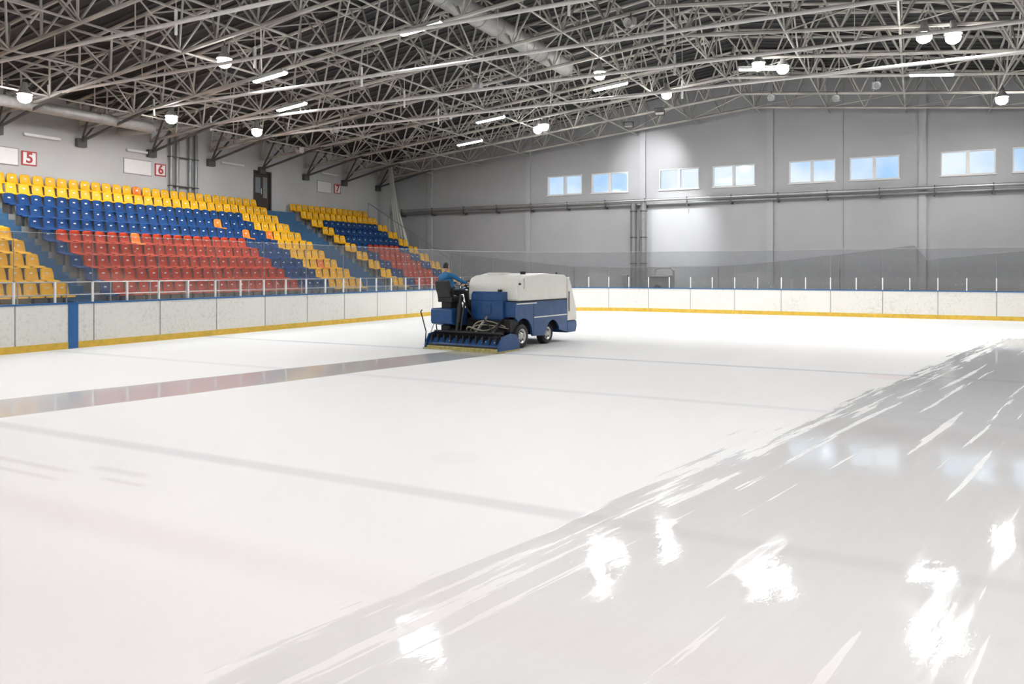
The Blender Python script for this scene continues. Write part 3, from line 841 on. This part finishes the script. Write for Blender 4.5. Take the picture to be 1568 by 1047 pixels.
def head():
    bm=bmesh.new(); bmesh.ops.create_uvsphere(bm,u_segments=32,v_segments=24,radius=1)
    for v in bm.verts:
        x,y,z=v.co
        nx=x*.076*(1-.18*max(0,-z)); ny=y*.098; nzz=z*.118
        if y>0:
            nose=math.exp(-((x/.16)**2+((z+.12)/.2)**2)); ny+=.024*nose*max(0,y)
            for s in (-1,1): ny-=.010*math.exp(-(((x-s*.38)/.18)**2+((z-.08)/.12)**2))
            ny-=.006*math.exp(-((x/.35)**2+((z+.45)/.06)**2)); ny+=.008*math.exp(-((x/.3)**2+((z+.75)/.15)**2))
        v.co=(nx,ny,nzz)
    me=bpy.data.meshes.new('head'); bm.to_mesh(me); bm.free()
    for m_ in (M_skin,M_hair,M_redseat,M_white): me.materials.append(m_)
    for p in me.polygons:
        p.use_smooth=True; c=p.center
        y,z,x=c.y/.098,c.z/.118,c.x/.076
        if (y<.05 and z>-.55) or z>.55 : p.material_index=1
        elif y>.75 and abs(x)<.32 and -.50<z<-.40: p.material_index=2
    o=bpy.data.objects.new('head',me); scene.collection.objects.link(o); o.parent=D
    o.location=HL; o.rotation_euler=HRX
    b=MB()
    for s in (-1,1):
        b.lathe([(.001,.012),(.02,.010),(.030,.0),(.022,-.012)],(s*.078,-.005,-.005),(s,.0,.1),M_skin,12)
        b.lathe([(.001,.006),(.010,.004),(.012,-.004)],(s*.030,.083,.010),(0,1,0),M_white,10)
        b.lathe([(.001,.009),(.005,.008)],(s*.030,.083,.010),(0,1,0),M_hair,8)
        b.tube((s*.018,.094,.030),(s*.043,.086,.031),.004,M_hair,5)
    e=b.obj('ears_and_eyes',D); e.location=o.location; e.rotation_euler=o.rotation_euler
    bm=bmesh.new(); bmesh.ops.create_uvsphere(bm,u_segments=28,v_segments=18,radius=1)
    bmesh.ops.delete(bm,geom=[v for v in bm.verts if v.co.z<(-.35 if v.co.y<0 else .38)],context='VERTS')
    for v in bm.verts: 
        k=1+.03*noise.noise(v.co*6)
        v.co=(v.co.x*.082*k,v.co.y*.104*k-.004,v.co.z*.124*k+.004)
    me=bpy.data.meshes.new('hair'); bm.to_mesh(me); bm.free(); me.materials.append(M_hair)
    for p in me.polygons: p.use_smooth=True
    h=bpy.data.objects.new('hair',me); scene.collection.objects.link(h); h.parent=D; h.location=o.location; h.rotation_euler=o.rotation_euler
head()
def hand(s):
    w=Vector(V[8] if s<0 else V[11]); grip=c+ xx*(s*.165)+yy*.09
    d=(grip-w).normalized(); palm_end=grip-d*.015
    vs=[tuple(w),tuple(w.lerp(palm_end,.5)),tuple(palm_end)]; es=[(0,1),(1,2)]; rr=[(.026,.022),(.036,.018),(.038,.016)]
    o=skinned('palm_left' if s<0 else 'palm_right',vs,es,rr,0,1,D); o.data.materials.append(M_skin)
    side=Vector((1,0,0))
    for k,L in enumerate((.9,1.0,.95,.75)):
        off=side*((k-1.5)*.018)*s
        p0=palm_end+off-d*.01; p1=p0+d*.035*L+Vector((0,0,.012)); p2=p1+Vector((0,.012,-.028))*L; p3=p2+Vector((0,-.018,-.016))*L
        f=skinned('finger_%d'%(k+1),[tuple(p0),tuple(p1),tuple(p2),tuple(p3)],[(0,1),(1,2),(2,3)],[.009,.0088,.008,.0068],0,1,D); f.data.materials.append(M_skin)
    q0=w.lerp(palm_end,.35)-side*s*.028; q1=q0+d*.03-side*s*.016; q2=q1+d*.03+Vector((0,0,-.012))
    f=skinned('thumb',[tuple(q0),tuple(q1),tuple(q2)],[(0,1),(1,2)],[.012,.0105,.008],0,1,D); f.data.materials.append(M_skin)
hand(-1); hand(1)

# ------------------------------------------------------------------ world
w=bpy.data.worlds.new('World'); scene.world=w; w.use_nodes=True; nt=w.node_tree
bg=nt.nodes['Background']; tc=nt.nodes.new('ShaderNodeTexCoord'); nz=nt.nodes.new('ShaderNodeTexNoise'); nz.inputs['Scale'].default_value=7; nz.inputs['Detail'].default_value=6
cr=nt.nodes.new('ShaderNodeValToRGB'); cr.color_ramp.elements[0].position=.40; cr.color_ramp.elements[0].color=(.42,.66,.98,1); cr.color_ramp.elements[1].position=.56; cr.color_ramp.elements[1].color=(.88,.95,1,1)
nt.links.new(tc.outputs['Generated'],nz.inputs['Vector']); nt.links.new(nz.outputs['Fac'],cr.inputs['Fac']); nt.links.new(cr.outputs['Color'],bg.inputs['Color']); bg.inputs['Strength'].default_value=1.1

# ------------------------------------------------------------------ camera
cam=bpy.data.cameras.new('camera'); co=bpy.data.objects.new('camera',cam); scene.collection.objects.link(co)
co.location=(0,0,2.1); co.rotation_euler=(math.radians(90),0,math.radians(27.7))
cam.sensor_width=36; cam.lens=36*1181/1568; cam.shift_y=-108.5/1568; cam.clip_end=300; cam.clip_start=.05
scene.camera=co
